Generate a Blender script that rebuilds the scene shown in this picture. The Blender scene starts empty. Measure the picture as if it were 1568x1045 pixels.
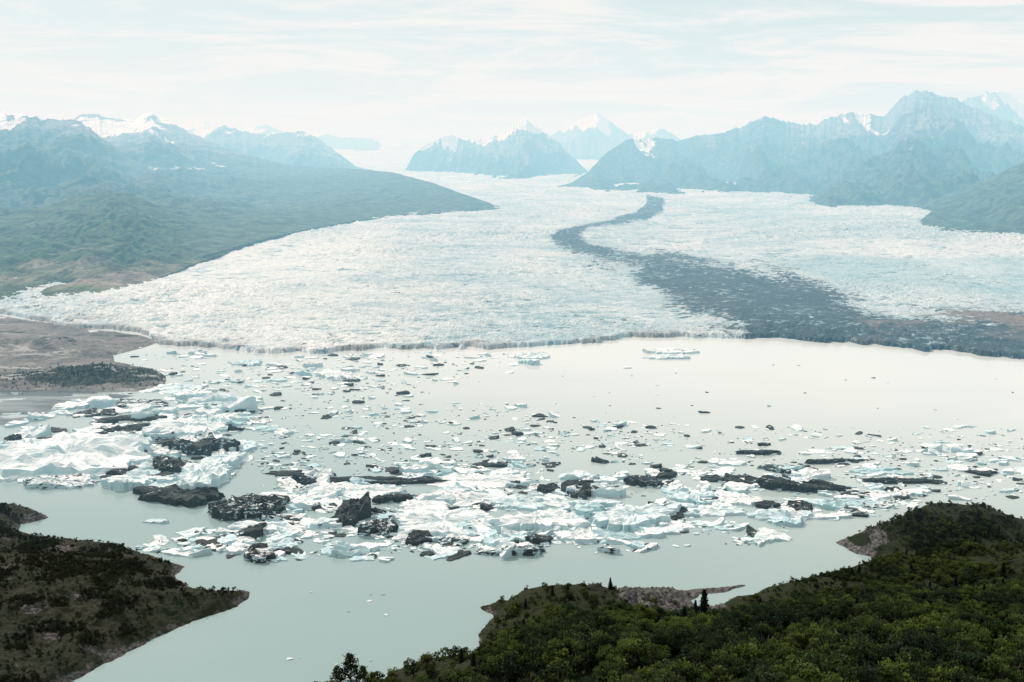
import bpy, math, numpy as np
from mathutils import Vector
rng = np.random.default_rng(7)
scene = bpy.context.scene
H=300.0; F=1524.0; PT=math.atan(277.5/1524.0); CP=math.cos(PT); SP=math.sin(PT)

# ---------- projection helpers: image pixel coordinates -> world position, and back ----------
def ground(px,py,z=0.0):
    px=np.asarray(px,float); py=np.asarray(py,float)
    b=(522.5-py)/F; dy=CP+b*SP; dz=-SP+b*CP
    t=(z-H)/dz
    return t*(px-784)/F, t*dy
def at_dist(px,py,Y):
    b=(522.5-py)/F; dy=CP+b*SP; dz=-SP+b*CP
    t=Y/dy
    return t*(px-784)/F, H+t*dz
def project(X,Y,Z):
    z=Z-H; d=Y*CP-z*SP; u=Y*SP+z*CP
    return 784+F*X/d, 522.5-F*u/d
def zg(Y):
    return 8+0.012*(Y-1600)+1.9e-6*np.maximum(0,Y-9000)**2
YT=np.exp(np.linspace(math.log(900),math.log(14000),4000)); PYT=project(0*YT,YT,zg(YT))[1]
def glacier_Y(py):
    # distance at which the glacier surface is seen at this image row
    return np.interp(-np.asarray(py,float),-PYT,YT)
# ---------- noise ----------
def _h(ix,iy,s):
    n=(ix.astype(np.int64)*374761393+iy.astype(np.int64)*668265263+s*1442695041)&0xffffffff
    n=((n^(n>>13))*1274126177)&0xffffffff
    n=(n^(n>>16))&0xffffffff
    return n.astype(np.float64)/4294967295.0
def vnoise(x,y,s=0):
    ix=np.floor(x); iy=np.floor(y); fx=x-ix; fy=y-iy
    ux=fx*fx*fx*(fx*(fx*6-15)+10); uy=fy*fy*fy*(fy*(fy*6-15)+10)
    a=_h(ix,iy,s); b=_h(ix+1,iy,s); c=_h(ix,iy+1,s); d=_h(ix+1,iy+1,s)
    return (a*(1-ux)+b*ux)*(1-uy)+(c*(1-ux)+d*ux)*uy
def fbm(x,y,o=4,s=0,g=0.5):
    r=0;a=1;t=0
    for i in range(o):
        r=r+a*(vnoise(x,y,s+i*17)*2-1); t+=a; a*=g
        x,y=(x*1.6-y*1.2)+3.1,(x*1.2+y*1.6)+7.7
    return r/t
def ridged(x,y,o=4,s=0,g=0.5):
    r=0;a=1;t=0
    for i in range(o):
        r=r+a*(1-np.abs(vnoise(x,y,s+i*17)*2-1)*2); t+=a; a*=g
        x,y=x*2.03+5.3,y*2.03+1.7
    return r/t
def sstep(a,b,x):
    t=np.clip((x-a)/(b-a),0,1); return t*t*(3-2*t)
def sdf(x,y,poly):
    P=np.asarray(poly,float); d=np.full(x.shape,1e18); ins=np.zeros(x.shape,bool)
    n=len(P)
    for i in range(n):
        ax,ay=P[i]; bx,by=P[(i+1)%n]; ex=bx-ax; ey=by-ay
        wx=x-ax; wy=y-ay
        t=np.clip((wx*ex+wy*ey)/(ex*ex+ey*ey+1e-12),0,1)
        d=np.minimum(d,(wx-ex*t)**2+(wy-ey*t)**2)
        if ay!=by:
            c=((ay>y)!=(by>y)) & (x < ex*(y-ay)/ey+ax)
            ins^=c
    d=np.sqrt(d)
    return np.where(ins,d,-d)
# ---------- mesh helpers ----------
def make_mesh(name,V,faces,attrs=None,smooth=True,mat=None,link=True,parent=None):
    if not isinstance(faces,list): faces=[faces]
    me=bpy.data.meshes.new(name)
    me.vertices.add(len(V)); me.vertices.foreach_set('co',np.ascontiguousarray(V,dtype=np.float32).ravel())
    tot=np.concatenate([np.full(len(f),f.shape[1],np.int32) for f in faces])
    idx=np.concatenate([f.ravel() for f in faces]).astype(np.int32)
    st=np.concatenate([[0],np.cumsum(tot)[:-1]]).astype(np.int32)
    me.loops.add(len(idx)); me.loops.foreach_set('vertex_index',idx)
    me.polygons.add(len(tot)); me.polygons.foreach_set('loop_start',st); me.polygons.foreach_set('loop_total',tot)
    me.update(calc_edges=True)
    me.polygons.foreach_set('use_smooth',np.full(len(tot),smooth,bool))
    for k,a in (attrs or {}).items():
        at=me.attributes.new(k,'FLOAT','POINT'); at.data.foreach_set('value',np.ascontiguousarray(a,dtype=np.float32).ravel())
    me.validate()
    ob=bpy.data.objects.new(name,me)
    if mat: me.materials.append(mat)
    if link: scene.collection.objects.link(ob)
    if parent: ob.parent=parent
    return ob
def grid_faces(nr,nc):
    i=np.arange(nr-1)[:,None]*nc+np.arange(nc-1)[None,:]
    i=i.ravel()
    return np.stack([i,i+1,i+nc+1,i+nc],1)
# ---------- node helpers ----------
class NT:
    def __init__(s,nt): s.n=nt.nodes; s.l=nt.links
    def new(s,t,**kw):
        nd=s.n.new(t)
        for k,v in kw.items(): setattr(nd,k,v)
        return nd
    def link(s,a,b): s.l.new(a,b)
    def val(s,sock,v):
        if isinstance(v,bpy.types.NodeSocket): s.link(v,sock)
        else: sock.default_value=v
    def attr(s,name): return s.new('ShaderNodeAttribute',attribute_name=name).outputs['Fac']
    def pos(s): return s.new('ShaderNodeNewGeometry').outputs['Position']
    def math(s,op,a,b=0.0,c=None,clamp=False):
        m=s.new('ShaderNodeMath',operation=op,use_clamp=clamp); s.val(m.inputs[0],a); s.val(m.inputs[1],b)
        if c is not None: s.val(m.inputs[2],c)
        return m.outputs[0]
    def mapping(s,vec,scale,rot=0.0):
        m=s.new('ShaderNodeMapping'); s.link(vec,m.inputs['Vector']); m.inputs['Scale'].default_value=scale; m.inputs['Rotation'].default_value=(0,0,rot); return m.outputs[0]
    def noise(s,vec,scale,detail=4,rough=0.5,dist=0.0):
        m=s.new('ShaderNodeTexNoise'); s.link(vec,m.inputs['Vector']); m.inputs['Scale'].default_value=scale
        m.inputs['Detail'].default_value=detail; m.inputs['Roughness'].default_value=rough; m.inputs['Distortion'].default_value=dist
        return m.outputs['Fac']
    def ramp(s,f,a,b,ca=0.0,cb=1.0):
        m=s.new('ShaderNodeMapRange',interpolation_type='SMOOTHSTEP'); s.val(m.inputs['Value'],f)
        m.inputs['From Min'].default_value=a; m.inputs['From Max'].default_value=b
        m.inputs['To Min'].default_value=ca; m.inputs['To Max'].default_value=cb
        return m.outputs['Result']
    def mix(s,f,a,b):
        m=s.new('ShaderNodeMix',data_type='RGBA'); s.val(m.inputs[0],f)
        for sk,v in ((m.inputs[6],a),(m.inputs[7],b)):
            if isinstance(v,tuple): sk.default_value=(v[0],v[1],v[2],1)
            else: s.link(v,sk)
        return m.outputs[2]
    def bump(s,h,strength,dist):
        b=s.new('ShaderNodeBump'); s.link(h,b.inputs['Height']); b.inputs['Strength'].default_value=strength; b.inputs['Distance'].default_value=dist
        return b.outputs[0]
def new_mat(name):
    m=bpy.data.materials.new(name); m.use_nodes=True
    t=NT(m.node_tree); b=m.node_tree.nodes['Principled BSDF']
    b.inputs['Roughness'].default_value=0.9; b.inputs['Specular IOR Level'].default_value=0.15
    return m,t,b

# ================= camera =================
cam=bpy.data.cameras.new('camera'); co=bpy.data.objects.new('camera',cam); scene.collection.objects.link(co)
co.location=(0,0,H); co.rotation_euler=(math.pi/2-PT,0,0)
cam.sensor_width=36; cam.lens=36*F/1568; cam.clip_start=1; cam.clip_end=200000
scene.camera=co
scene.view_settings.view_transform='Standard'; scene.view_settings.look='None'; scene.view_settings.exposure=0

# ================= world / sun =================
EL=math.radians(38); AZ=math.radians(-38)
w=bpy.data.worlds.new('World'); scene.world=w; w.use_nodes=True
t=NT(w.node_tree); w.node_tree.nodes.clear()
out=t.new('ShaderNodeOutputWorld'); bg=t.new('ShaderNodeBackground'); bg2=t.new('ShaderNodeBackground'); mx=t.new('ShaderNodeMixShader')
sky=t.new('ShaderNodeTexSky',sky_type='NISHITA'); sky.sun_disc=False; sky.sun_elevation=EL; sky.sun_rotation=AZ
sky.air_density=1.2; sky.dust_density=0.6
t.link(sky.outputs[0],bg.inputs[0]); bg.inputs[1].default_value=0.10
tc=t.new('ShaderNodeTexCoord').outputs['Generated']
sep=t.new('ShaderNodeSeparateXYZ'); t.link(tc,sep.inputs[0])
zz=t.math('ADD',t.math('MAXIMUM',sep.outputs[2],0.0),0.09)
cx=t.math('DIVIDE',sep.outputs[0],zz); cy=t.math('DIVIDE',sep.outputs[1],zz)
cmb=t.new('ShaderNodeCombineXYZ'); t.link(cx,cmb.inputs[0]); t.link(cy,cmb.inputs[1])
n1=t.noise(t.mapping(cmb.outputs[0],(0.75,1.05,1),0.45),1.0,9,0.68,0.6)
cl=t.ramp(n1,0.41,0.57)
fac=t.math('ADD',t.math('MULTIPLY',cl,0.22),0.75)
ccol=t.mix(cl,(0.70,0.785,0.785),(0.95,0.93,0.885))
t.link(ccol,bg2.inputs[0]); bg2.inputs[1].default_value=0.98
t.link(fac,mx.inputs[0]); t.link(bg.outputs[0],mx.inputs[1]); t.link(bg2.outputs[0],mx.inputs[2]); t.link(mx.outputs[0],out.inputs[0])
sun=bpy.data.lights.new('sun','SUN'); sun.energy=4.1; sun.angle=math.radians(0.6); sun.color=(1,0.955,0.885)
so=bpy.data.objects.new('sun',sun); scene.collection.objects.link(so)
S=Vector((math.sin(AZ)*math.cos(EL),math.cos(AZ)*math.cos(EL),math.sin(EL))); so.rotation_euler=S.to_track_quat('Z','Y').to_euler()

# ================= haze (absorbing and glowing air, homogeneous) =================
def box(name,x0,x1,y0,y1,z0,z1):
    V=np.array([(x,y,z) for x in (x0,x1) for y in (y0,y1) for z in (z0,z1)],float)
    Fq=np.array([(0,1,3,2),(4,6,7,5),(0,4,5,1),(2,3,7,6),(0,2,6,4),(1,5,7,3)])
    return make_mesh(name,V,Fq,smooth=False)
hz=box('haze_air',-40000,40000,700,32000,-120,1250)
m=bpy.data.materials.new('haze'); m.use_nodes=True; t=NT(m.node_tree); m.node_tree.nodes.clear()
o=t.new('ShaderNodeOutputMaterial'); va=t.new('ShaderNodeVolumeAbsorption'); em=t.new('ShaderNodeEmission'); ad=t.new('ShaderNodeAddShader')
SG=np.array([5.2e-5,11.6e-5,16.0e-5]); CC=np.array([0.93,0.93,0.92]); D=1.7e-4
va.inputs['Density'].default_value=D; va.inputs['Color'].default_value=(*(1-SG/D),1)
E=SG*CC; em.inputs[0].default_value=(*(E/E.max()),1); em.inputs[1].default_value=float(E.max())
t.link(va.outputs[0],ad.inputs[0]); t.link(em.outputs[0],ad.inputs[1]); t.link(ad.outputs[0],o.inputs['Volume'])
hz.data.materials.append(m)

# ================= ground sheet & lake =================
m,t,b=new_mat('silt'); b.inputs['Base Color'].default_value=(0.16,0.15,0.13,1)
V=np.array([(-60000,-6000,-12),(60000,-6000,-12),(60000,60000,-12),(-60000,60000,-12)],float)
make_mesh('ground',V,np.array([(0,1,2,3)]),mat=m)
m,t,b=new_mat('glacial_water')
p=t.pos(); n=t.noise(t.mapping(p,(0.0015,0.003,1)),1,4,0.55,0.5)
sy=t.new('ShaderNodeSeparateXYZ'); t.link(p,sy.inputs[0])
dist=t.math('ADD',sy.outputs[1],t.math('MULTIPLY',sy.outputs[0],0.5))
silt=t.math('ADD',t.ramp(dist,540,1700),t.math('MULTIPLY',t.math('SUBTRACT',n,0.5),0.45),clamp=True)  # paler far out and rightward: silt, plus glare painted into the colour
silt_glare_col=t.mix(silt,(0.27,0.37,0.37),(0.64,0.665,0.635)); t.link(silt_glare_col,b.inputs['Base Color'])
b.inputs['IOR'].default_value=1.33; b.inputs['Specular IOR Level'].default_value=0.5
rn=t.noise(t.mapping(p,(0.004,0.02,1),0.1),1,4,0.6,0.5)
t.link(t.ramp(rn,0.35,0.65,0.05,0.2),b.inputs['Roughness'])
wv=t.noise(t.mapping(p,(0.25,0.5,1)),1,3,0.6)
t.link(t.bump(wv,0.2,0.2),b.inputs['Normal'])
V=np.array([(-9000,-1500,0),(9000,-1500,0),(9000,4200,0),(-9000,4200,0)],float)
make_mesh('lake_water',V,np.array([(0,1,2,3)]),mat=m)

# ================= glacier =================
pxs=np.linspace(-260,1830,1200)
Ys=np.exp(np.linspace(math.log(1380),math.log(30000),1050))
tx=(pxs-784)/F/CP
X=(tx[None,:]*Ys[:,None]); Y=np.repeat(Ys[:,None],len(pxs),1)
Zn=zg(Y); PX,PY=project(X,Y,Zn)
fr=np.array([(-400,468),(0,482),(100,500),(215,512),(238,526),(320,533),(400,539),(500,541),(560,535),(600,533),(650,535),(720,531),(850,530),(905,526),(960,518),(1050,516),(1100,519),(1180,519),(1250,521),(1310,524),(1380,531),(1480,541),(1568,554),(1900,580)],float)
fX,fY=ground(fr[:,0],fr[:,1],0)
fb=fX/fY; front=np.interp(X/Y,fb,fY)+26*fbm(X/90,X*0,4,3)+26*fbm(X/20,Y/60,4,4,0.65)
dd=Y-front
rise=sstep(-2,7,dd)
Zt=6.0+(Zn-6.0)*(1-np.exp(-np.maximum(dd,0)/380))
morP=[(990,300),(1018,306),(1014,325),(985,339),(945,345),(902,350),(888,361),(897,371),(930,379),(1000,387),(1080,397),(1180,413),(1250,433),(1300,458),(1340,476),(1420,480),(1568,488),(1850,498),(1850,640),(1568,600),(1380,560),(1250,545),(1150,535),(1120,505),(1060,480),(1010,455),(985,430),(978,410),(905,389),(860,378),(843,367),(850,355),(880,347),(930,338),(975,325),(990,312)]
ms=sdf(PX,PY,morP)
wob=fbm(X/120,Y/220,5,11,0.6)
sc=np.interp(PY,[300,350,420,520],[3,5,26,42])
mor=sstep(-0.75,0.75,ms/sc+0.85*wob)
big=fbm(X/700,Y/1600,3,31)
amp=np.interp(Y,[1500,2500,5000,9000,25000],[0.95,1.15,1.7,2.4,3.0])
wp=fbm(X/260,Y/260,3,8)
ser=ridged(X/32+1.2*wp,Y/20+2.0*wp,3,41,0.65)
ser2=ridged(X/11,Y/9,2,51)
cre=ridged(X/150+wp,Y/110+1.5*wp,4,61,0.6)
chaos=np.clip(0.65+1.3*fbm(X/420,Y/520,4,71),0.15,1.7)
dz=amp*chaos*(3.9*ser+2.0*ser2*(Y<4000))+amp*3.6*cre
dz=dz*np.clip(dd/50,0.3,1)+12*big*np.clip(dd/300,0,1)
dz+= mor*5*sstep(0,60,dd)
Z=np.where(dd>-2,np.maximum(Zt+dz,1.0)*rise,0)-2.5*(1-rise)
dirt=np.clip(sstep(40,0,dd)*0.5+0.42*sstep(320,0,dd),0,1)*np.clip(0.6+1.1*fbm(X/60,Y/40,4,81),0,1)
dirt=np.maximum(dirt,sstep(330,60,PX+1.4*(490-PY))*sstep(450,500,PY)*np.clip(0.65+0.9*fbm(X/50,Y/30,4,82),0,1))
brn=sstep(1290,1360,PX)*sstep(474,486,PY)*sstep(535,505,PY)
keep=(dd>-25)
fcs=grid_faces(len(Ys),len(pxs)); fcs=fcs[keep.ravel()[fcs].any(1)]
blue=np.clip(sstep(1120,1400,PX)*sstep(385,402,PY)*sstep(470,425,PY)+0.55*sstep(560,850,PX)*sstep(370,430,PY)+0.3*sstep(1000,1200,PX)+1.0*np.clip(fbm(X/500,Y/1200,4,99),-.5,1)-0.1,0,1)
wht=np.clip(sstep(780,480,PX)*sstep(130,260,PX)*sstep(340,395,PY)+0.8*sstep(1150,1250,PX)*sstep(362,372,PY)*sstep(400,388,PY)+0.9*fbm(X/300,Y/700,4,123)+0.05,0,1)
m,t,b=new_mat('glacier_ice')
p=t.pos()
st=t.noise(t.mapping(p,(0.0045,0.006,0.01)),1,8,0.70,1.0)
fi=t.noise(t.mapping(p,(0.05,0.065,0.05)),1,5,0.76,0.5)
vf=t.noise(t.mapping(p,(0.22,0.25,0.1)),1,2,0.6)
crev=t.attr('crev')
mixf=t.math('ADD',t.math('MULTIPLY',st,0.5),t.math('MULTIPLY',fi,0.5))
c=t.mix(t.ramp(mixf,0.41,0.58),(0.36,0.49,0.53),(0.83,0.85,0.83))
c=t.mix(t.math('MULTIPLY',t.attr('blue'),0.6),c,(0.36,0.57,0.63))
c=t.mix(t.math('MULTIPLY',t.attr('wht'),0.75),c,(0.90,0.90,0.88))
c=t.mix(t.math('MULTIPLY',t.ramp(vf,0.42,0.62),0.35),c,(0.38,0.50,0.53))
c=t.mix(t.ramp(crev,0.24,-0.32,0,0.9),c,(0.22,0.40,0.46))  # hollows darkened blue: crevasse shade put into the ice colour
md=t.math('ADD',t.attr('dirt'),t.math('MULTIPLY',t.math('SUBTRACT',fi,0.5),1.6))
c=t.mix(t.ramp(md,0.25,0.85,0,0.8),c,(0.28,0.28,0.27))
mm=t.math('ADD',t.attr('moraine'),t.math('MULTIPLY',t.math('SUBTRACT',fi,0.5),3.8))
mm=t.math('ADD',mm,t.math('MULTIPLY',t.math('SUBTRACT',st,0.5),1.4))
mm=t.math('ADD',mm,t.math('MULTIPLY',crev,-0.35))
dark=t.mix(t.ramp(vf,0.35,0.65),(0.010,0.036,0.048),(0.045,0.09,0.11))
c=t.mix(t.ramp(mm,0.2,0.7,0,0.95),c,dark)
c=t.mix(t.math('MULTIPLY',t.attr('brn'),t.ramp(st,0.48,0.6)),c,(0.24,0.20,0.18))
t.link(c,b.inputs['Base Color']); b.inputs['Roughness'].default_value=0.6
t.link(t.bump(t.math('ADD',fi,t.math('MULTIPLY',vf,0.5)),1.0,9.0),b.inputs['Normal'])
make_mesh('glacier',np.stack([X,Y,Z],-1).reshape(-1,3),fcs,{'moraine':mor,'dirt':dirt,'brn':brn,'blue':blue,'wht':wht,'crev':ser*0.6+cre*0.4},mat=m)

# ================= mountains =================
def mountain_mat(name,vegc,rockc):
    m,t,b=new_mat(name); p=t.pos()
    n=t.noise(t.mapping(p,(0.004,0.004,0.006)),1,6,0.65,0.4)
    n2=t.noise(t.mapping(p,(0.02,0.02,0.03)),1,5,0.68)
    veg=t.mix(t.ramp(n2,0.35,0.65),tuple(x*0.5 for x in vegc),tuple(x*1.7 for x in vegc))
    rock=t.mix(t.ramp(n2,0.35,0.65),tuple(x*0.6 for x in rockc),tuple(x*1.4 for x in rockc))
    vf=t.math('ADD',t.attr('veg'),t.math('MULTIPLY',t.math('SUBTRACT',n,0.5),1.6))
    c=t.mix(t.ramp(vf,0.3,0.7),rock,veg)
    sn=t.math('ADD',t.attr('snow'),t.math('MULTIPLY',t.math('SUBTRACT',n2,0.5),0.5))
    c=t.mix(t.ramp(sn,0.42,0.52),c,(0.88,0.89,0.90))
    t.link(c,b.inputs['Base Color'])
    t.link(t.bump(t.math('ADD',n,t.math('MULTIPLY',n2,0.3)),0.9,70.0),b.inputs['Normal'])
    return m
MM=mountain_mat('alpine_slope',(0.055,0.085,0.05),(0.19,0.20,0.205))
MB=mountain_mat('brushy_hill',(0.045,0.075,0.028),(0.22,0.19,0.15))
def mountain(name,crest,base,seed,snow,vegtop,gully=0.34,jag=1.0,smooth=0,ncol=520,nrow=150,mat=MM,sp=0.5,snowamt=0.0,baseY=None,rocky=0.0,pw=0.8,chute=0.6,lift=-12):
    C=np.array(crest,float)
    px=np.linspace(C[0,0],C[-1,0],ncol)
    cpy=np.interp(px,C[:,0],C[:,1]); cY=np.interp(px,C[:,0],C[:,2])
    if smooth:
        k=np.exp(-0.5*(np.arange(-3*smooth,3*smooth+1)/smooth)**2); k/=k.sum()
        cpy=np.convolve(np.pad(cpy,3*smooth,'edge'),k,'valid')
    k=np.exp(-0.5*(np.arange(-45,46)/15)**2); k/=k.sum(); cY=np.convolve(np.pad(cY,45,'edge'),k,'valid')
    if baseY is None:
        B=np.array(base,float); bY=glacier_Y(np.interp(px,B[:,0],B[:,1]))
    else: bY=np.full(px.shape,float(baseY))
    bY=np.minimum(bY,cY-150)
    cX,cZ=at_dist(px,cpy,cY)
    # craggy crest line
    zb=zg(bY)+lift
    cZ=cZ+jag*np.maximum(cZ-zb,0)*0.05*(ridged(px/16.,px*0,4,seed+7,0.6)-0.35)
    cZ=np.maximum(cZ,zb+5)
    v=np.concatenate([np.linspace(0,1,nrow),np.linspace(1,1.7,nrow//3)[1:]])[:,None]
    Y=bY+(cY-bY)*v
    X=Y*(cX/cY)[None,:]
    rel=(cZ-zb)[None,:]
    vv=np.where(v<=1,v,np.maximum(0,1-(v-1)*1.1))
    prof=vv**pw
    L=0.11*cY.mean()
    wx=0.45*fbm(X/L,Y/L,3,seed+5)
    # main spurs run off the crest, finer ones branch from them
    rg=ridged(X/(L*sp)+wx,Y/(L*1.9)+wx,5,seed,0.5)
    iso=ridged(X/(L*0.30)+wx,Y/(L*0.5),4,seed+30,0.55)
    env=(4*vv*(1-vv))**0.8
    Z=zb+rel*prof+rel*gully*env*np.minimum(0,1.0*(rg-0.8)+0.5*(iso-0.8))
    Z+=rel*0.03*jag*fbm(X/(L*0.06),Y/(L*0.06),4,seed+60)*np.minimum(1,vv*3)*np.where(vv>0.97,0.3,1)
    Z[0]-=25
    absz=Z
    sn=sstep(snow[0],snow[1],absz)*0.85+snowamt-chute*(rg+0.05)-0.4*iso + 0.5*fbm(X/(L*.5),Y/(L*.5),4,seed+90)*sstep(snow[0]-200,snow[1],absz)
    sn=np.where(absz<snow[0]-150,sn-0.6,sn)
    vg=1-sstep(vegtop[0],vegtop[1],absz+160*fbm(X/(L*.4),Y/(L*.4),4,seed+95)+140*rg)-rocky*sstep(0.6,0.1,vv)
    return make_mesh(name,np.stack([X,Y,Z],-1).reshape(-1,3),grid_faces(len(v),ncol),{'snow':sn,'veg':vg},mat=mat)
# left side
mountain('mountain',[(-420,330,3200),(-200,345,3200),(0,333,3300),(60,318,3500),(120,301,3600),(165,291,3650),(200,296,3700),(245,318,3700),(300,336,3700),(350,356,3700),(400,368,3700)],
  [(-420,462),(0,460),(130,455),(215,436),(300,402),(400,370)],101,(2000,2500),(250,620),0.28,0.6,4,mat=MB,ncol=700,nrow=240,rocky=0.45,pw=0.75,lift=0)
mountain('mountain',[(-420,120,7500),(-200,150,7000),(0,173,7000),(35,172,7000),(75,183,7000),(122,183,7000),(150,206,6900),(190,236,6800),(240,266,6500),(300,296,6200),(380,324,6000),(480,338,5800)],
  [(-420,420),(200,400),(350,356),(480,345)],202,(460,700),(420,640),0.24,0.6,2,snowamt=0.18,nrow=220,chute=0.8)
mountain('mountain',[(60,215,10500),(100,190,10500),(125,174,10500),(150,176,10500),(175,181,10500),(208,184,10500),(218,176,10500),(232,171,10500),(246,178,10500),(262,187,10300),(300,207,10000),(350,228,9500),(400,243,9000),(450,254,8600),(500,257,8300),(550,259,8000),(600,264,7300),(660,279,6500),(700,294,5900),(750,311,5350),(765,320,5200)],
  [(60,415),(300,398),(400,370),(470,354),(545,340),(640,331),(765,321)],303,(380,680),(360,520),0.16,0.6,2,snowamt=0.2,nrow=260,ncol=700,pw=0.95,lift=6,chute=0.8)
mountain('mountain',[(270,240,13000),(300,215,13000),(325,196,13000),(345,193,13000),(370,200,13000),(400,206,13000),(440,203,13000),(465,200,13000),(490,212,13000),(515,232,12500),(545,255,12000),(575,262,11500)],
  None,404,(360,680),(350,520),0.32,0.9,0,snowamt=0.2,baseY=9500,chute=0.8)
mountain('mountain',[(230,215,23000),(270,196,23000),(290,186,23000),(310,182,23000),(330,191,23000),(362,196,23000),(378,189,23000),(405,190,23000),(440,204,23000),(470,199,23000),(510,208,23000),(545,210,23000),(575,213,23000),(587,226,22500),(610,236,22000)],
  None,505,(500,900),(300,450),0.3,0.9,0,ncol=400,snowamt=0.05,baseY=19000)
# centre
mountain('mountain',[(620,262,12500),(634,236,13000),(655,218,13000),(690,205,13000),(712,214,13000),(735,211,13000),(762,208,13000),(785,192,13000),(805,183,13000),(825,197,13000),(848,210,13000),(872,236,12500),(900,262,12000),(915,276,11500)],
  [(620,264),(700,268),(760,276),(860,279),(915,277)],606,(330,760),(300,480),0.42,1.3,0,sp=0.30,snowamt=0.28,nrow=220,pw=0.9,chute=0.9)
mountain('mountain',[(780,240,19000),(830,216,19000),(858,200,19000),(882,188,19000),(900,180,19000),(915,171,19000),(935,186,19000),(962,206,19000),(985,202,18500),(1015,198,18500),(1035,208,18500),(1080,240,18500)],
  None,707,(500,1300),(250,420),0.40,1.0,0,sp=0.30,snowamt=0.2,baseY=14000,pw=0.9,chute=0.8)
# right
mountain('mountain',[(1400,180,15000),(1450,160,15000),(1480,151,15000),(1505,143,15000),(1522,139,15000),(1536,142,15000),(1568,158,15000),(1640,150,15000),(1720,120,15000),(1850,150,15000)],
  None,808,(600,1200),(300,500),0.35,0.8,0,snowamt=0.2,baseY=12200,chute=0.8)
mountain('mountain',[(815,291,7500),(845,288,7800),(875,280,8400),(900,264,9000),(930,233,10000),(960,213,10800),(1000,210,11000),(1040,215,11000),(1070,207,11000),(1110,203,11000),(1150,187,11000),(1172,179,11000),(1215,187,11000),(1245,190,11000),(1270,181,11000),(1300,172,11000),(1355,176,11000),(1368,163,11000),(1382,147,11000),(1403,135,11000),(1428,143,11000),(1460,151,11000),(1500,168,11000),(1530,180,10700),(1568,192,10500),(1700,170,10000),(1900,160,10000)],
  [(815,292),(1000,299),(1190,304),(1280,322),(1370,334),(1430,346),(1568,352),(1900,365)],909,(450,1900),(380,800),0.36,0.9,0,ncol=1200,nrow=300,sp=0.40,snowamt=0.12,chute=1.0,pw=0.85)
mountain('mountain',[(1395,350,4100),(1425,325,4400),(1450,305,4700),(1480,290,4900),(1520,270,5000),(1568,247,5000),(1750,190,5000),(1950,140,5000)],
  [(1395,353),(1420,357),(1500,363),(1568,368),(1750,385),(1950,400)],1010,(2000,2500),(600,900),0.16,0.5,3)

# ================= shore lands =================
def land(name,poly,pxr,pyr,nx,ny,hfn,mat):
    gx=np.linspace(*pxr,nx); gy=np.linspace(*pyr,ny)
    PX,PY=np.meshgrid(gx,gy); X,Y=ground(PX,PY)
    P=np.array(poly,float); WX,WY=ground(P[:,0],P[:,1])
    d=sdf(X,Y,np.stack([WX,WY],1))
    d=d+3.5*fbm(X/14,Y/14,5,77,0.6)
    Z,at=hfn(X,Y,PX,PY,d)
    f=grid_faces(ny,nx); f=f[(d.ravel()[f]>-8).any(1)]
    make_mesh(name,np.stack([X,Y,Z],-1).reshape(-1,3),f,at,mat=mat)
    return X,Y,Z,d,PX,PY
def shore_mat(name,cols,sc=0.12,rockc=(0.17,0.15,0.135),mud=False):
    m,t,b=new_mat(name); p=t.pos()
    n=t.noise(t.mapping(p,(sc*.3,sc*.3,sc*.3)),1,6,0.6,0.5); n2=t.noise(t.mapping(p,(sc*3,sc*3,sc*3)),1,6,0.7)
    c=t.mix(t.ramp(n,0.38,0.62),cols[0],cols[1])
    c=t.mix(t.ramp(n2,0.35,0.7,0,0.6),c,cols[2])
    rk=t.mix(t.ramp(n2,0.36,0.66),tuple(x*.3 for x in rockc),tuple(x*1.6 for x in rockc))
    rf=t.math('ADD',t.attr('rock'),t.math('MULTIPLY',t.math('SUBTRACT',n,0.5),1.6))
    c=t.mix(t.ramp(rf,0.42,0.6),c,rk)
    if mud:
        n3=t.noise(t.mapping(p,(0.006,0.02,0.1),0.15),1,5,0.6,0.6)
        c=t.mix(t.attr('mud'),c,t.mix(t.ramp(n3,0.42,0.58),(0.13,0.165,0.175),(0.27,0.31,0.32)))
        n4=t.noise(t.mapping(p,(0.008,0.03,0.1),-0.1),1,6,0.65,0.8)
        c=t.mix(t.math('MULTIPLY',t.ramp(n4,0.55,0.62),t.math('SUBTRACT',1.0,t.attr('mud'))),c,(0.38,0.37,0.355))
    t.link(c,b.inputs['Base Color'])
    t.link(t.bump(n2,1.0,3.0),b.inputs['Normal'])
    return m
m1=shore_mat('outwash_gravel',((0.18,0.165,0.15),(0.06,0.065,0.055),(0.27,0.26,0.25)),0.05,(0.04,0.05,0.038),mud=True)
def h1(X,Y,PX,PY,d):
    wbx=22*fbm(X/50,Y/50,4,201); wby=22*fbm(X/50,Y/50,4,202)
    hill=18*sstep(76,8,np.hypot((X+wbx-ground(140,582)[0])/1.9,(Y+wby-ground(140,582)[1])/0.95))
    hill2=12*sstep(90,0,np.hypot((X+wbx-ground(60,535)[0])/1.7,(Y+wby-ground(60,535)[1])/1.2))
    z=2.2*(1-np.exp(-np.maximum(d,0)/12))-2*sstep(0,-8,d)+ (hill+hill2)*sstep(-2,14,d)*(0.7+0.9*ridged(X/30,Y/30,4,5)*0.6)
    z=z+(3*fbm(X/30,Y/30,4,6)+3*ridged(X/50,Y/50,4,66))*sstep(0,10,d)*sstep(600,585,PY)
    flat=(PY>601)
    z=np.where(flat&(d>0),0.12+0.35*fbm(X/60,Y/22,4,9),z)
    rock=np.maximum(sstep(1,7,hill)*1.4,0.9*fbm(X/90,Y/40,4,67)+0.1)-0.02
    return z,{'rock':np.where(flat,0,rock),'mud':sstep(597,604,PY)}
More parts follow.
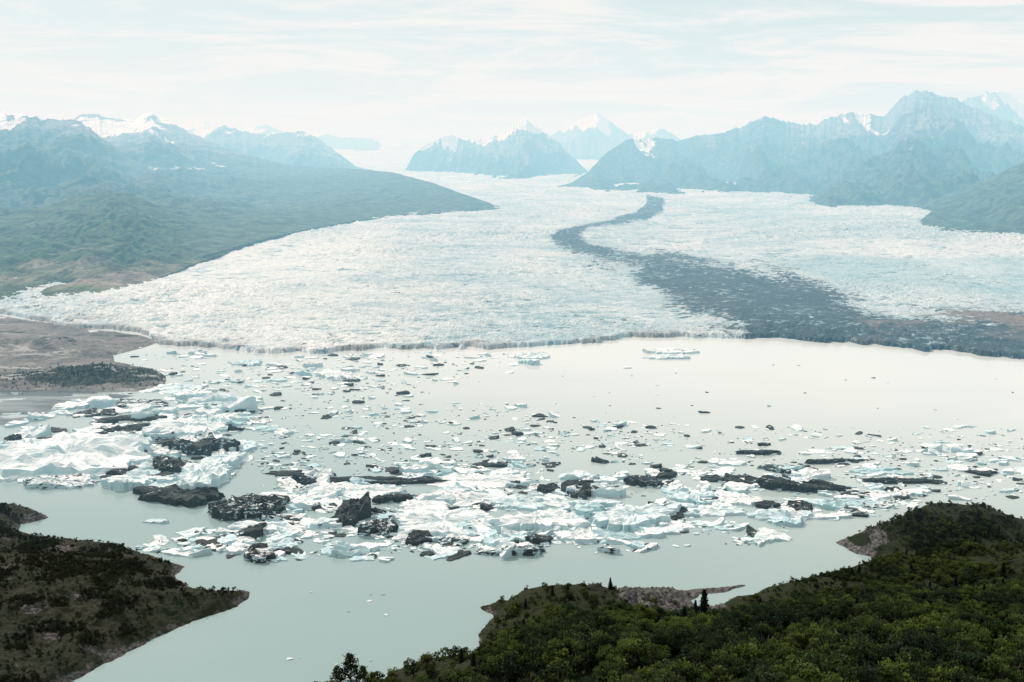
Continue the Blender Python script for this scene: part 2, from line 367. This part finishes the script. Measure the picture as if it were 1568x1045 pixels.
OA=land('outwash_plain',[(-400,468),(0,484),(120,502),(215,514),(245,524),(215,534),(172,545),(178,556),(238,566),(254,578),(250,598),(150,602),(205,606),(150,618),(100,628),(60,640),(0,652),(-400,670)],(-390,300),(455,685),460,330,h1,m1)
m2=shore_mat('heath',((0.022,0.032,0.016),(0.042,0.042,0.026),(0.017,0.024,0.013)),0.15,(0.115,0.11,0.105))
Lpoly=[(-500,770),(0,776),(45,778),(78,793),(32,803),(30,817),(75,826),(180,836),(240,856),(282,868),(268,882),(290,900),(340,909),(383,906),(382,918),(340,937),(280,957),(240,977),(190,1001),(150,1022),(105,1047),(40,1100),(-60,1180),(-500,1250)]
def h2(X,Y,PX,PY,d):
    z=9*(1-np.exp(-np.maximum(d,0)/12))-2.5*sstep(0,-6,d)+0.06*np.clip(d,0,150)
    z+=(9*fbm(X/60,Y/60,4,15)+5.0*ridged(X/26,Y/20,5,16)*0.7)*sstep(2,40,d)
    z+=1.2*fbm(X/3.5,Y/3.5,3,17)*sstep(0,10,d)
    rock=0.22+0.6*sstep(9,1,d)+0.7*fbm(X/26,Y/12,4,19)-0.1
    return z,{'rock':rock}
LA=land('left_shore_land',Lpoly,(-300,420),(750,1200),720,520,h2,m2)
m3=shore_mat('hillside_brush',((0.02,0.030,0.012),(0.035,0.042,0.018),(0.014,0.02,0.008)),0.15,(0.15,0.145,0.14))
Rpoly=[(200,1130),(380,1090),(455,1066),(560,1052),(590,1040),(620,1022),(660,1010),(725,1002),(733,990),(733,968),(757,942),(737,930),(765,926),(800,921),(850,916),(920,912),(1000,907),(1060,903),(1138,897),(1112,906),(1075,912),(1060,920),(1075,936),(1100,928),(1130,915),(1150,912),(1165,905),(1230,888),(1300,872),(1345,855),(1310,848),(1278,830),(1310,821),(1360,816),(1400,808),(1490,805),(1530,812),(1568,812),(1900,800),(2000,2600),(0,2600)]
def h3(X,Y,PX,PY,d):
    dc=np.clip(d,0,None)
    z=6*(1-np.exp(-dc/7))-2.5*sstep(0,-6,d)
    kx,ky=ground(870,940); k=13*sstep(75,0,np.hypot((X-kx)/1.15,(Y-ky)/0.7))
    bx,by=ground(1440,818); b_=19*sstep(88,0,np.hypot((X-bx)/1.35,(Y-by)/0.75))
    up=0.30*np.clip(620-Y,0,None)*sstep(0,60,d)*sstep(-110,60,X+0.2*(Y-500))
    up+=0.14*dc*sstep(60,400,X)
    z+= (k+b_)*sstep(0,18,d)+up
    z+=(6*fbm(X/55,Y/55,4,25)+3.5*ridged(X/20,Y/20,4,26)*0.6)*sstep(2,40,d)
    z+=0.9*fbm(X/3.5,Y/3.5,3,27)*sstep(0,8,d)
    outc=sstep(920,965,PX)*sstep(1130,1090,PX)*sstep(978,950,PY)
    z+=outc*sstep(0,8,d)*(3.5*ridged(X/9,Y/7,4,28)+1.2*ridged(X/3,Y/3,2,30))
    spit=sstep(1030,1070,PX)*sstep(1150,1100,PX)*sstep(930,915,PY)
    rock=0.0+0.5*sstep(7,1,d)+0.85*outc+0.6*sstep(1250,1290,PX)*sstep(1380,1340,PX)*sstep(865,845,PY)+0.3*fbm(X/22,Y/12,4,29)
    z=np.where(z>0,z*(1-0.45*spit),z)
    return np.minimum(z,170),{'rock':rock}
RA=land('hillside',Rpoly,(150,1850),(755,2300),950,1100,h3,m3)

# ================= vegetation prototypes =================
def leaf_mat(name,c1,c2):
    m,t,b=new_mat(name)
    oi=t.new('ShaderNodeObjectInfo').outputs['Random']
    p=t.pos(); n=t.noise(t.mapping(p,(0.02,0.02,0.02)),1,3,0.6)
    f=t.math('ADD',t.math('MULTIPLY',t.math('POWER',oi,1.5),0.85),t.ramp(n,0.40,0.62,-0.45,0.35),clamp=True)
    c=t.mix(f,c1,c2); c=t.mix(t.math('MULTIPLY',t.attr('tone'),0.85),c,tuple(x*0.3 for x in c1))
    t.link(c,b.inputs['Base Color']); b.inputs['Roughness'].default_value=0.7
    tr=t.new('ShaderNodeBsdfTranslucent'); t.link(c,tr.inputs[0]); mx=t.new('ShaderNodeMixShader'); mx.inputs[0].default_value=0.4
    o=m.node_tree.nodes['Material Output']; t.link(b.outputs[0],mx.inputs[1]); t.link(tr.outputs[0],mx.inputs[2]); t.link(mx.outputs[0],o.inputs[0])
    return m
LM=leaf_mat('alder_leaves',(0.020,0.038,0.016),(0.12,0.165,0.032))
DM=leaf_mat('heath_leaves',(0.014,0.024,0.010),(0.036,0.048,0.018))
SM=leaf_mat('spruce_needles',(0.008,0.017,0.010),(0.015,0.027,0.013))
bm_,t,b=new_mat('bark'); b.inputs['Base Color'].default_value=(0.11,0.09,0.07,1)
def tube(p0,p1,r0,r1,n=6):
    p0=np.array(p0,float);p1=np.array(p1,float); d=p1-p0; d/=np.linalg.norm(d)
    a=np.cross(d,[0.3,0.9,0.1]); a/=np.linalg.norm(a); b=np.cross(d,a)
    an=np.arange(n)*2*math.pi/n
    c=np.cos(an)[:,None]*a+np.sin(an)[:,None]*b
    V=np.concatenate([p0+c*r0,p1+c*r1]); i=np.arange(n); j=(i+1)%n
    return V,np.stack([i,j,j+n,i+n],1)
def quads(P,size,r,flat=0.6):
    n=len(P); a=r.normal(size=(n,3)); a/=np.linalg.norm(a,axis=1)[:,None]
    q=r.normal(size=(n,3)); q[:,2]*=flat; bb=np.cross(a,q); bb/=np.linalg.norm(bb,axis=1)[:,None]
    s=size[:,None]*(0.7+0.6*r.random((n,1)))
    V=np.stack([P-a*s-bb*s*.6,P+a*s-bb*s*.5,P+a*s*.8+bb*s*.6,P-a*s*.9+bb*s*.7],1).reshape(-1,3)
    return V,np.arange(4*n).reshape(n,4)
def build_tree(name,kind,seed,link=False,mat=None):
    r=np.random.default_rng(seed); Vs=[];Fs=[];T=[];MI=[];o=0
    def add(V,Fq,mi,tone):
        nonlocal o
        Vs.append(V);Fs.append(Fq+o);o+=len(V);T.append(np.broadcast_to(tone,(len(V),)));MI.append(np.full(len(Fq),mi))
    if kind=='alder':
        for k in range(3):
            e=np.array([r.normal()*.12,r.normal()*.12,0.6]); V,f=tube((0,0,-0.08),e,0.03,0.012); add(V,f,1,0.0)
        nl=r.integers(8,13)
        for k in range(nl):
            a=r.random()*6.28; rr=0.36*math.sqrt(r.random()); c=np.array([rr*math.cos(a),rr*math.sin(a),0.24+0.66*r.random()*(1-rr)])
            rad=0.11+0.11*r.random(); 
            V,f=tube((0,0,0.15),c,0.014,0.006,4); add(V,f,1,0.0)
            n=80; u=r.normal(size=(n,3)); u/=np.linalg.norm(u,axis=1)[:,None]; P=c+u*rad*(0.55+0.5*r.random((n,1)))*[1,1,0.85]
            V,f=quads(P,np.full(n,0.030),r); tone=np.repeat(np.clip(0.45-0.8*(P[:,2]-c[2])/rad+0.3*r.random(n)+0.6*(0.5-P[:,2]),0,1),4); add(V,f,0,tone)  # darker on clump undersides and low down: crown shade put into leaf colour
    elif kind=='poplar':
        V,f=tube((0,0,-0.05),(0.02,0,0.55),0.018,0.012); add(V,f,1,0.); V,f=tube((0.02,0,0.55),(0,0.01,0.97),0.012,0.003); add(V,f,1,0.)
        for k in range(24):
            z=0.20+0.76*k/24; a=k*2.4+r.random(); L=(0.22*(1-z)+0.03)*(0.7+0.6*r.random())
            c=np.array([math.cos(a)*L,math.sin(a)*L,z+0.05]); V,f=tube((0,0,z),c,0.008,0.003,4); add(V,f,1,0.)
            n=60; P=c+r.normal(size=(n,3))*[0.045,0.045,0.04]*(1.3-z*.6)
            V,f=quads(P,np.full(n,0.02),r); add(V,f,0,np.repeat(r.random(n),4)*.6)
    else:
        V,f=tube((0,0,-0.05),(0,0,1.0),0.022,0.003); add(V,f,1,0.)
        for k in range(26):
            z=0.08+0.9*k/26; L=0.20*(1-z)**0.8+0.015
            for q in range(7):
                a=q*0.9+k*1.3+r.random()*.5; l=L*(0.65+0.6*r.random())
                n=6; s=np.linspace(0.15,1,n)[:,None]; P=np.array([0,0,z])+s*np.array([math.cos(a)*l,math.sin(a)*l,-0.35*l])+r.normal(size=(n,3))*.006
                V,f=quads(P,np.full(n,0.02+0.012*(1-z)),r); add(V,f,0,np.repeat(r.random(n),4)*.6)
    V=np.concatenate(Vs);Fq=np.concatenate(Fs)
    ob=make_mesh(name,V,Fq,{'tone':np.concatenate(T)},smooth=False,link=link)
    ob.data.materials.append(mat); ob.data.materials.append(bm_)
    ob.data.polygons.foreach_set('material_index',np.concatenate(MI).astype(np.int32)); ob.data.update()
    return ob
def scatter(name,P,scale,coll):
    n=len(P); me=bpy.data.meshes.new(name); me.vertices.add(n); me.vertices.foreach_set('co',P.astype(np.float32).ravel())
    for k,a in (('sc',scale),('rz',rng.random(n)*6.283)):
        at=me.attributes.new(k,'FLOAT','POINT'); at.data.foreach_set('value',a.astype(np.float32))
    at=me.attributes.new('pk','INT','POINT'); at.data.foreach_set('value',rng.integers(0,len(coll.objects),n).astype(np.int32))
    ob=bpy.data.objects.new(name,me); scene.collection.objects.link(ob)
    g=bpy.data.node_groups.new(name,'GeometryNodeTree')
    g.interface.new_socket('Geometry',in_out='INPUT',socket_type='NodeSocketGeometry'); g.interface.new_socket('Geometry',in_out='OUTPUT',socket_type='NodeSocketGeometry')
    N=g.nodes;Lk=g.links; gi=N.new('NodeGroupInput');go=N.new('NodeGroupOutput'); ip=N.new('GeometryNodeInstanceOnPoints'); ci=N.new('GeometryNodeCollectionInfo')
    ci.inputs['Collection'].default_value=coll; ci.inputs['Separate Children'].default_value=True; ci.inputs['Reset Children'].default_value=True
    def na(nm,ty):
        a=N.new('GeometryNodeInputNamedAttribute'); a.data_type=ty; a.inputs['Name'].default_value=nm; return a.outputs['Attribute']
    cx=N.new('ShaderNodeCombineXYZ'); Lk.new(na('rz','FLOAT'),cx.inputs[2])
    Lk.new(gi.outputs[0],ip.inputs['Points']); Lk.new(ci.outputs[0],ip.inputs['Instance']); ip.inputs['Pick Instance'].default_value=True
    Lk.new(na('pk','INT'),ip.inputs['Instance Index']); Lk.new(cx.outputs[0],ip.inputs['Rotation']); Lk.new(na('sc','FLOAT'),ip.inputs['Scale']); Lk.new(ip.outputs[0],go.inputs[0])
    md=ob.modifiers.new('scatter','NODES'); md.node_group=g
    return ob
def coll(name,objs):
    c=bpy.data.collections.new(name)
    for o in objs: c.objects.link(o)
    return c
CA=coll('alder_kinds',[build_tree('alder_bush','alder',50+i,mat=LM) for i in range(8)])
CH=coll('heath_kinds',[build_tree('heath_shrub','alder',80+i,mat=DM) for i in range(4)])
def pick(A,n,minD,wfn,qx=(-150,1720)):
    X,Y,Z,d,PX,PY=[a.ravel() for a in A]
    QX,QY=project(X,Y,Z)
    ok=np.where((d>minD)&(QX>qx[0])&(QX<qx[1])&(QY<1150))[0]
    wgt=wfn(X[ok],Y[ok],QX[ok],QY[ok],d[ok])*(Y[ok]**3)
    i=rng.choice(ok,n,p=wgt/wgt.sum())
    return np.stack([X[i]+rng.normal(size=n)*1.0,Y[i]+rng.normal(size=n)*1.0,Z[i]-0.3],1),X[i],Y[i],QX[i],QY[i],d[i]
def rw(X,Y,PX,PY,d):
    cl=sstep(-0.2,0.2,fbm(X/26,Y/26,3,91))
    rocky=1-0.96*sstep(930,965,PX)*sstep(1150,1120,PX)*sstep(960,938,PY)
    bluff=1-0.9*sstep(1260,1290,PX)*sstep(1370,1330,PX)*sstep(850,835,PY)
    return (0.12+cl)*rocky*bluff*sstep(3,10,d)*np.interp(PY,[850,940,1000],[1.7,1.0,0.55])
NB=11000
P,x,y,px,py,d=pick(RA,NB,3,rw)
s=(2.2+5.4*rng.random(NB)**2.0)*np.interp(d,[4,25,80],[0.5,0.75,1.25])*np.interp(py,[800,900,960,1040],[0.8,0.95,1.5,2.3])
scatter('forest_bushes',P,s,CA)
def lw(X,Y,PX,PY,d):
    return (0.05+sstep(-0.1,0.3,fbm(X/20,Y/14,4,95)))*sstep(3,14,d)
P,x,y,px,py,d=pick(LA,9500,3,lw)
scatter('heath_shrubs',P,1.2+2.4*rng.random(9500)**2,CH)
OX,OY=ground(140,582)
P,x,y,px,py,d=pick(OA,900,4,lambda X,Y,PX,PY,d:np.exp(-((X-OX)/110)**2-((Y-OY)/45)**2))
P[:,2]=np.maximum(P[:,2],0.3)
scatter('shore_shrubs',P,1.5+2.0*rng.random(900)**2,CH)
RQX,RQY=project(RA[0],RA[1],RA[2])
def hz_at(px,py):
    k=np.argmin((RQX-px)**2+(RQY-py)**2+np.where(RA[3]>1,0,1e6)); return RA[0].ravel()[k],RA[1].ravel()[k],RA[2].ravel()[k]
protoS=[build_tree('spruce_tree','spruce',200+i,mat=SM) for i in range(3)]
for i,(a,c,hh) in enumerate([(1077,950,22),(1047,962,15),(1068,957,12),(1535,885,12),(1462,905,10),(1310,940,11),(1180,965,12),(1395,880,8),(1500,985,14),(905,985,10),(1240,1010,14)]):
    x,y,z=hz_at(a,c); o=bpy.data.objects.new('spruce_tree',protoS[i%3].data); scene.collection.objects.link(o); o.location=(x,y,z-.3); o.scale=(hh*1.1,hh*1.1,hh); o.rotation_euler[2]=i
CS=coll('spruce_kinds',[build_tree('spruce_kind','spruce',260+i,mat=SM) for i in range(3)])
P,x,y,px,py,d=pick(RA,120,14,lambda X,Y,PX,PY,d:np.interp(PY,[850,940,1000],[0.8,1.0,0.6])*sstep(0.0,0.3,fbm(X/40,Y/40,3,191))*(1-0.99*sstep(950,985,PX)*sstep(1150,1120,PX)*sstep(950,930,PY)))
scatter('spruce_stand',P,5+6*rng.random(120)*np.interp(py,[850,1000],[0.5,1.4]),CS)
pp=build_tree('poplar_tree','poplar',300,link=False,mat=LM)
for i,(a,c,hh) in enumerate([(537,1050,21),(517,1054,14),(556,1056,14)]):
    x,y,z=hz_at(a,c); o=bpy.data.objects.new('poplar_tree',pp.data); scene.collection.objects.link(o); o.location=(x,y,z-.3); o.scale=(hh*1.2,hh*1.2,hh); o.rotation_euler[2]=i*2

# ================= icebergs =================
m,t,b=new_mat('berg_ice'); p=t.pos()
n=t.noise(t.mapping(p,(0.16,0.28,0.6)),1,5,0.62,0.6); n2=t.noise(t.mapping(p,(0.9,0.9,2.5)),1,5,0.6)
tn=t.attr('tint')
c=t.mix(t.ramp(t.math('ADD',n,t.math('MULTIPLY',tn,0.26)),0.28,0.56),(0.49,0.66,0.69),(0.90,0.91,0.895))
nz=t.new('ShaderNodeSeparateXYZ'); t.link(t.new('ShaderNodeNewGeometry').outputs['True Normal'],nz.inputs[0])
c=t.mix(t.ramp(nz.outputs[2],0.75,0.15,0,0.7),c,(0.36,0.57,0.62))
dk=t.mix(t.ramp(n2,0.35,0.7),(0.014,0.03,0.036),(0.085,0.10,0.10))
df=t.math('ADD',t.attr('dirt'),t.math('MULTIPLY',t.math('SUBTRACT',n,0.5),1.8))
c=t.mix(t.ramp(df,0.40,0.56),c,dk)
t.link(c,b.inputs['Base Color']); b.inputs['Roughness'].default_value=0.8; b.inputs['Specular IOR Level'].default_value=0.15
t.link(t.bump(n2,0.7,0.8),b.inputs['Normal'])
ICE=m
def berg(cx,cy,a,bb,rot,h,K,M,dirt,r,rough=0.38):
    th=np.arange(M)*2*math.pi/M+r.normal(size=M)*0.25/M*6.28*.5
    R=np.ones(M)
    for q in (2,3,5,7): R+=r.normal()*0.34/q*np.cos(q*th+r.random()*6.28)
    R*=1+r.normal(size=M)*0.08
    ca,sa=np.cos(th),np.sin(th)
    sup=1/(np.abs(ca)**3+np.abs(sa)**3)**(1/3.)
    R*=sup
    rr=[1.04,1.0,0.96]+list(np.linspace(0.88,0.15,max(1,K)))
    zz=[-0.8,0.12*h,0.92*h]+[h]*max(1,K)
    tx,ty=r.normal()*0.4,r.normal()*0.4
    Vs=[]
    s=r.integers(0,9999)
    for k,(q,z) in enumerate(zip(rr,zz)):
        x=ca*R*q; y=sa*R*q
        Z=np.full(M,z)
        if k>=2:
            nse=fbm(x*a/(0.22*a+2)+s,y*bb/(0.22*a+2),3,7)
            Z=z*(1+rough*1.7*nse+tx*x+ty*y)*(1+0.09*r.normal(size=M)); Z=np.maximum(Z,0.15*h)
        Vs.append(np.stack([x*a*(1+0.02*r.normal(size=M)),y*bb,Z],1))
    Vs.append(np.array([[0,0,h*(1+0.2*r.normal())]]))
    V=np.concatenate(Vs); c_,s_=math.cos(rot),math.sin(rot)
    V=np.stack([V[:,0]*c_-V[:,1]*s_+cx,V[:,0]*s_+V[:,1]*c_+cy,V[:,2]],1)
    nr=len(rr); i=np.arange(M); j=(i+1)%M
    Fq=np.concatenate([np.stack([k*M+i,k*M+j,(k+1)*M+j,(k+1)*M+i],1) for k in range(nr-1)])
    Ft=np.stack([(nr-1)*M+i,(nr-1)*M+j,np.full(M,nr*M)],1)
    dd=np.full(len(V),dirt)+ (0.15*r.normal(size=len(V)))
    return V,Fq,Ft,dd,np.full(len(V),r.normal()*0.5)
class Bag:
    def __init__(s): s.V=[];s.Q=[];s.T=[];s.D=[];s.N=[];s.o=0
    def add(s,B):
        V,Q,T,D,N=B; s.V.append(V);s.Q.append(Q+s.o);s.T.append(T+s.o);s.D.append(D);s.N.append(N);s.o+=len(V)
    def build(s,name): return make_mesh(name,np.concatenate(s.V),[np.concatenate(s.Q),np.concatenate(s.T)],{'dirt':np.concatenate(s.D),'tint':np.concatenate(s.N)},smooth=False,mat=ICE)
def from_px(px,py,w,hp,dirt,r,hf=None,rot=None,big=True):
    X,Y=ground(px,py); ppm=F/math.hypot(Y,H)
    a=w/2/ppm; hm=(hf if hf is not None else 0.35)*hp/ppm
    bb=max(a*0.15,(hp/2/ppm-hm*0.4)/(H/math.hypot(Y,H)))
    if rot is None: rot=r.normal()*0.10
    return berg(float(X),float(Y),a,bb,rot,max(0.4,hm),6 if big else 1,int(np.clip(a*2.4,18,70)) if big else 8,dirt,r)
LIST=[(455,725,95,8,.95),(575,736,195,15,.9),(750,711,50,9,.9),(537,785,50,40,.95),(275,758,135,26,.85),(385,776,100,36,.66),(300,680,115,28,.72),(188,660,80,16,.8),(205,640,90,10,.85),
(150,632,60,10,.7),(210,618,90,12,.5),(883,750,45,24,.9),(985,736,58,18,.78),(1090,733,36,10,.85),(1137,735,52,16,.85),(1228,742,125,22,.82),(1225,776,40,17,.8),(1160,692,62,9,.85),(1285,705,80,8,.8),(1205,718,85,12,.58),
(1375,736,112,10,.8),(1505,724,36,9,.85),(605,762,62,16,.85),(585,806,42,28,.62),(690,832,50,12,.6),(780,843,90,16,.52),(400,850,52,20,.58),(95,738,110,18,.35),(195,716,62,11,.8),(265,712,50,24,.7),(1020,720,24,8,.8),(500,639,14,6,.9),(780,658,16,6,.9),
(105,697,235,58,-.2),(285,654,115,30,-.2),(680,800,175,34,.0),(735,738,130,18,.0),(825,797,112,34,-.1),(970,790,120,36,-.1),(560,752,90,20,.1),(490,757,75,20,.0),(415,806,125,17,-.1),(430,832,50,16,.0),(310,728,70,44,-.1),
(790,770,85,18,.1),(1100,782,70,16,.0),(720,762,100,18,-.1),(880,820,60,18,.0),(1060,760,60,20,.05),(650,775,80,18,.0),(1130,765,60,18,.1),(940,823,60,14,.1),(200,735,70,26,-.1),(340,705,60,24,0),(230,690,70,16,.2),(350,620,60,16,0),(1180,790,60,14,.1),
(1320,770,70,12,.0),(1270,790,50,10,.1),(1400,752,50,8,.0),(905,770,60,14,-.1),(1020,812,60,12,0),(700,748,60,10,0),(1350,722,70,10,.1),(240,798,30,8,.2),
(380,556,40,9,.1),(515,575,52,12,.15),(425,582,30,6,.0),(460,572,24,6,.0),(814,546,44,10,.15),(808,553,36,9,.1),(1028,538,72,9,.2),(1022,547,58,7,.1),(735,552,20,4,.0),(330,615,60,14,.0),(1078,631,16,4,.8),(960,563,14,3,0)]
r=np.random.default_rng(5)
for (a,c,w_,h_,d_) in LIST:
    bg_=Bag(); bg_.add(from_px(a,c+h_*0.15,w_,h_,d_,r,hf=(0.32 if d_>.5 else 0.27) if c>600 else 0.35))
    bg_.build('iceberg')
def inpoly(poly,n):
    P=np.array(poly,float); o=[]
    while len(o)<n:
        q=rng.random((n*2,2))*(P.max(0)-P.min(0))+P.min(0)
        o.extend(q[sdf(q[:,0],q[:,1],P)>0].tolist())
    return np.array(o[:n])
small=Bag()
def field(poly,n,w0,w1,pd,pw=2.2,clump=0.0):
    Q=inpoly(poly,n)
    for x_,y_ in Q:
        if clump and (fbm(np.array([x_/55.]),np.array([y_/18.]),3,13)[0]+rng.normal()*.12< clump-0.3): continue
        w_=w0*(w1/w0)**(rng.random()**pw)
        X_,Y_=ground(x_,y_); ppm=F/math.hypot(Y_,H); a=w_/2/ppm
        d_=(0.85 if rng.random()<pd else rng.normal()*.18+0.06)
        small.add(berg(float(X_),float(Y_),a,a*(0.35+0.55*rng.random()),rng.normal()*.45,max(0.4,a*(0.10+0.30*rng.random()**2)),1 if w_<22 else 3,7 if w_<9 else (10 if w_<22 else 20),d_,rng))
field([(190,600),(300,560),(620,535),(860,545),(700,600),(900,640),(1100,655),(1568,650),(1568,700),(1000,720),(400,720),(350,640)],1900,3,20,0.22,2.3,0.12)
field([(380,640),(700,615),(960,650),(1000,730),(380,730)],1100,2.5,22,0.20,2.2,0.15)
field([(370,740),(700,705),(1100,705),(1330,730),(1400,760),(1290,800),(1180,830),(900,850),(720,850),(560,862),(500,840),(430,790)],2100,5,50,0.13,1.7,0.20)
field([(450,750),(1100,720),(1300,770),(1150,835),(560,850)],3200,2.5,13,0.14,1.4,0.15)
field([(0,655),(120,615),(250,590),(400,600),(420,650),(370,700),(360,740),(230,745),(0,735)],1150,5,55,0.14,1.8,0.12)
field([(200,835),(300,815),(480,790),(520,850),(440,862),(330,850),(240,850)],230,4,46,0.12,1.6)
field([(1230,685),(1640,680),(1640,765),(1400,768),(1300,740)],420,3.5,34,0.22,2.2)
field([(1250,740),(1420,745),(1400,785),(1280,800)],150,3,24,0.1,1.8)
field([(900,530),(1568,570),(1568,650),(800,640)],30,3,9,0.3)
field([(180,540),(620,545),(560,600),(250,600)],220,3,30,0.08,2.0)
field([(430,870),(620,870),(560,1040),(420,1030)],12,3,14,0.05)
small.build('brash_ice')
print('DONE')
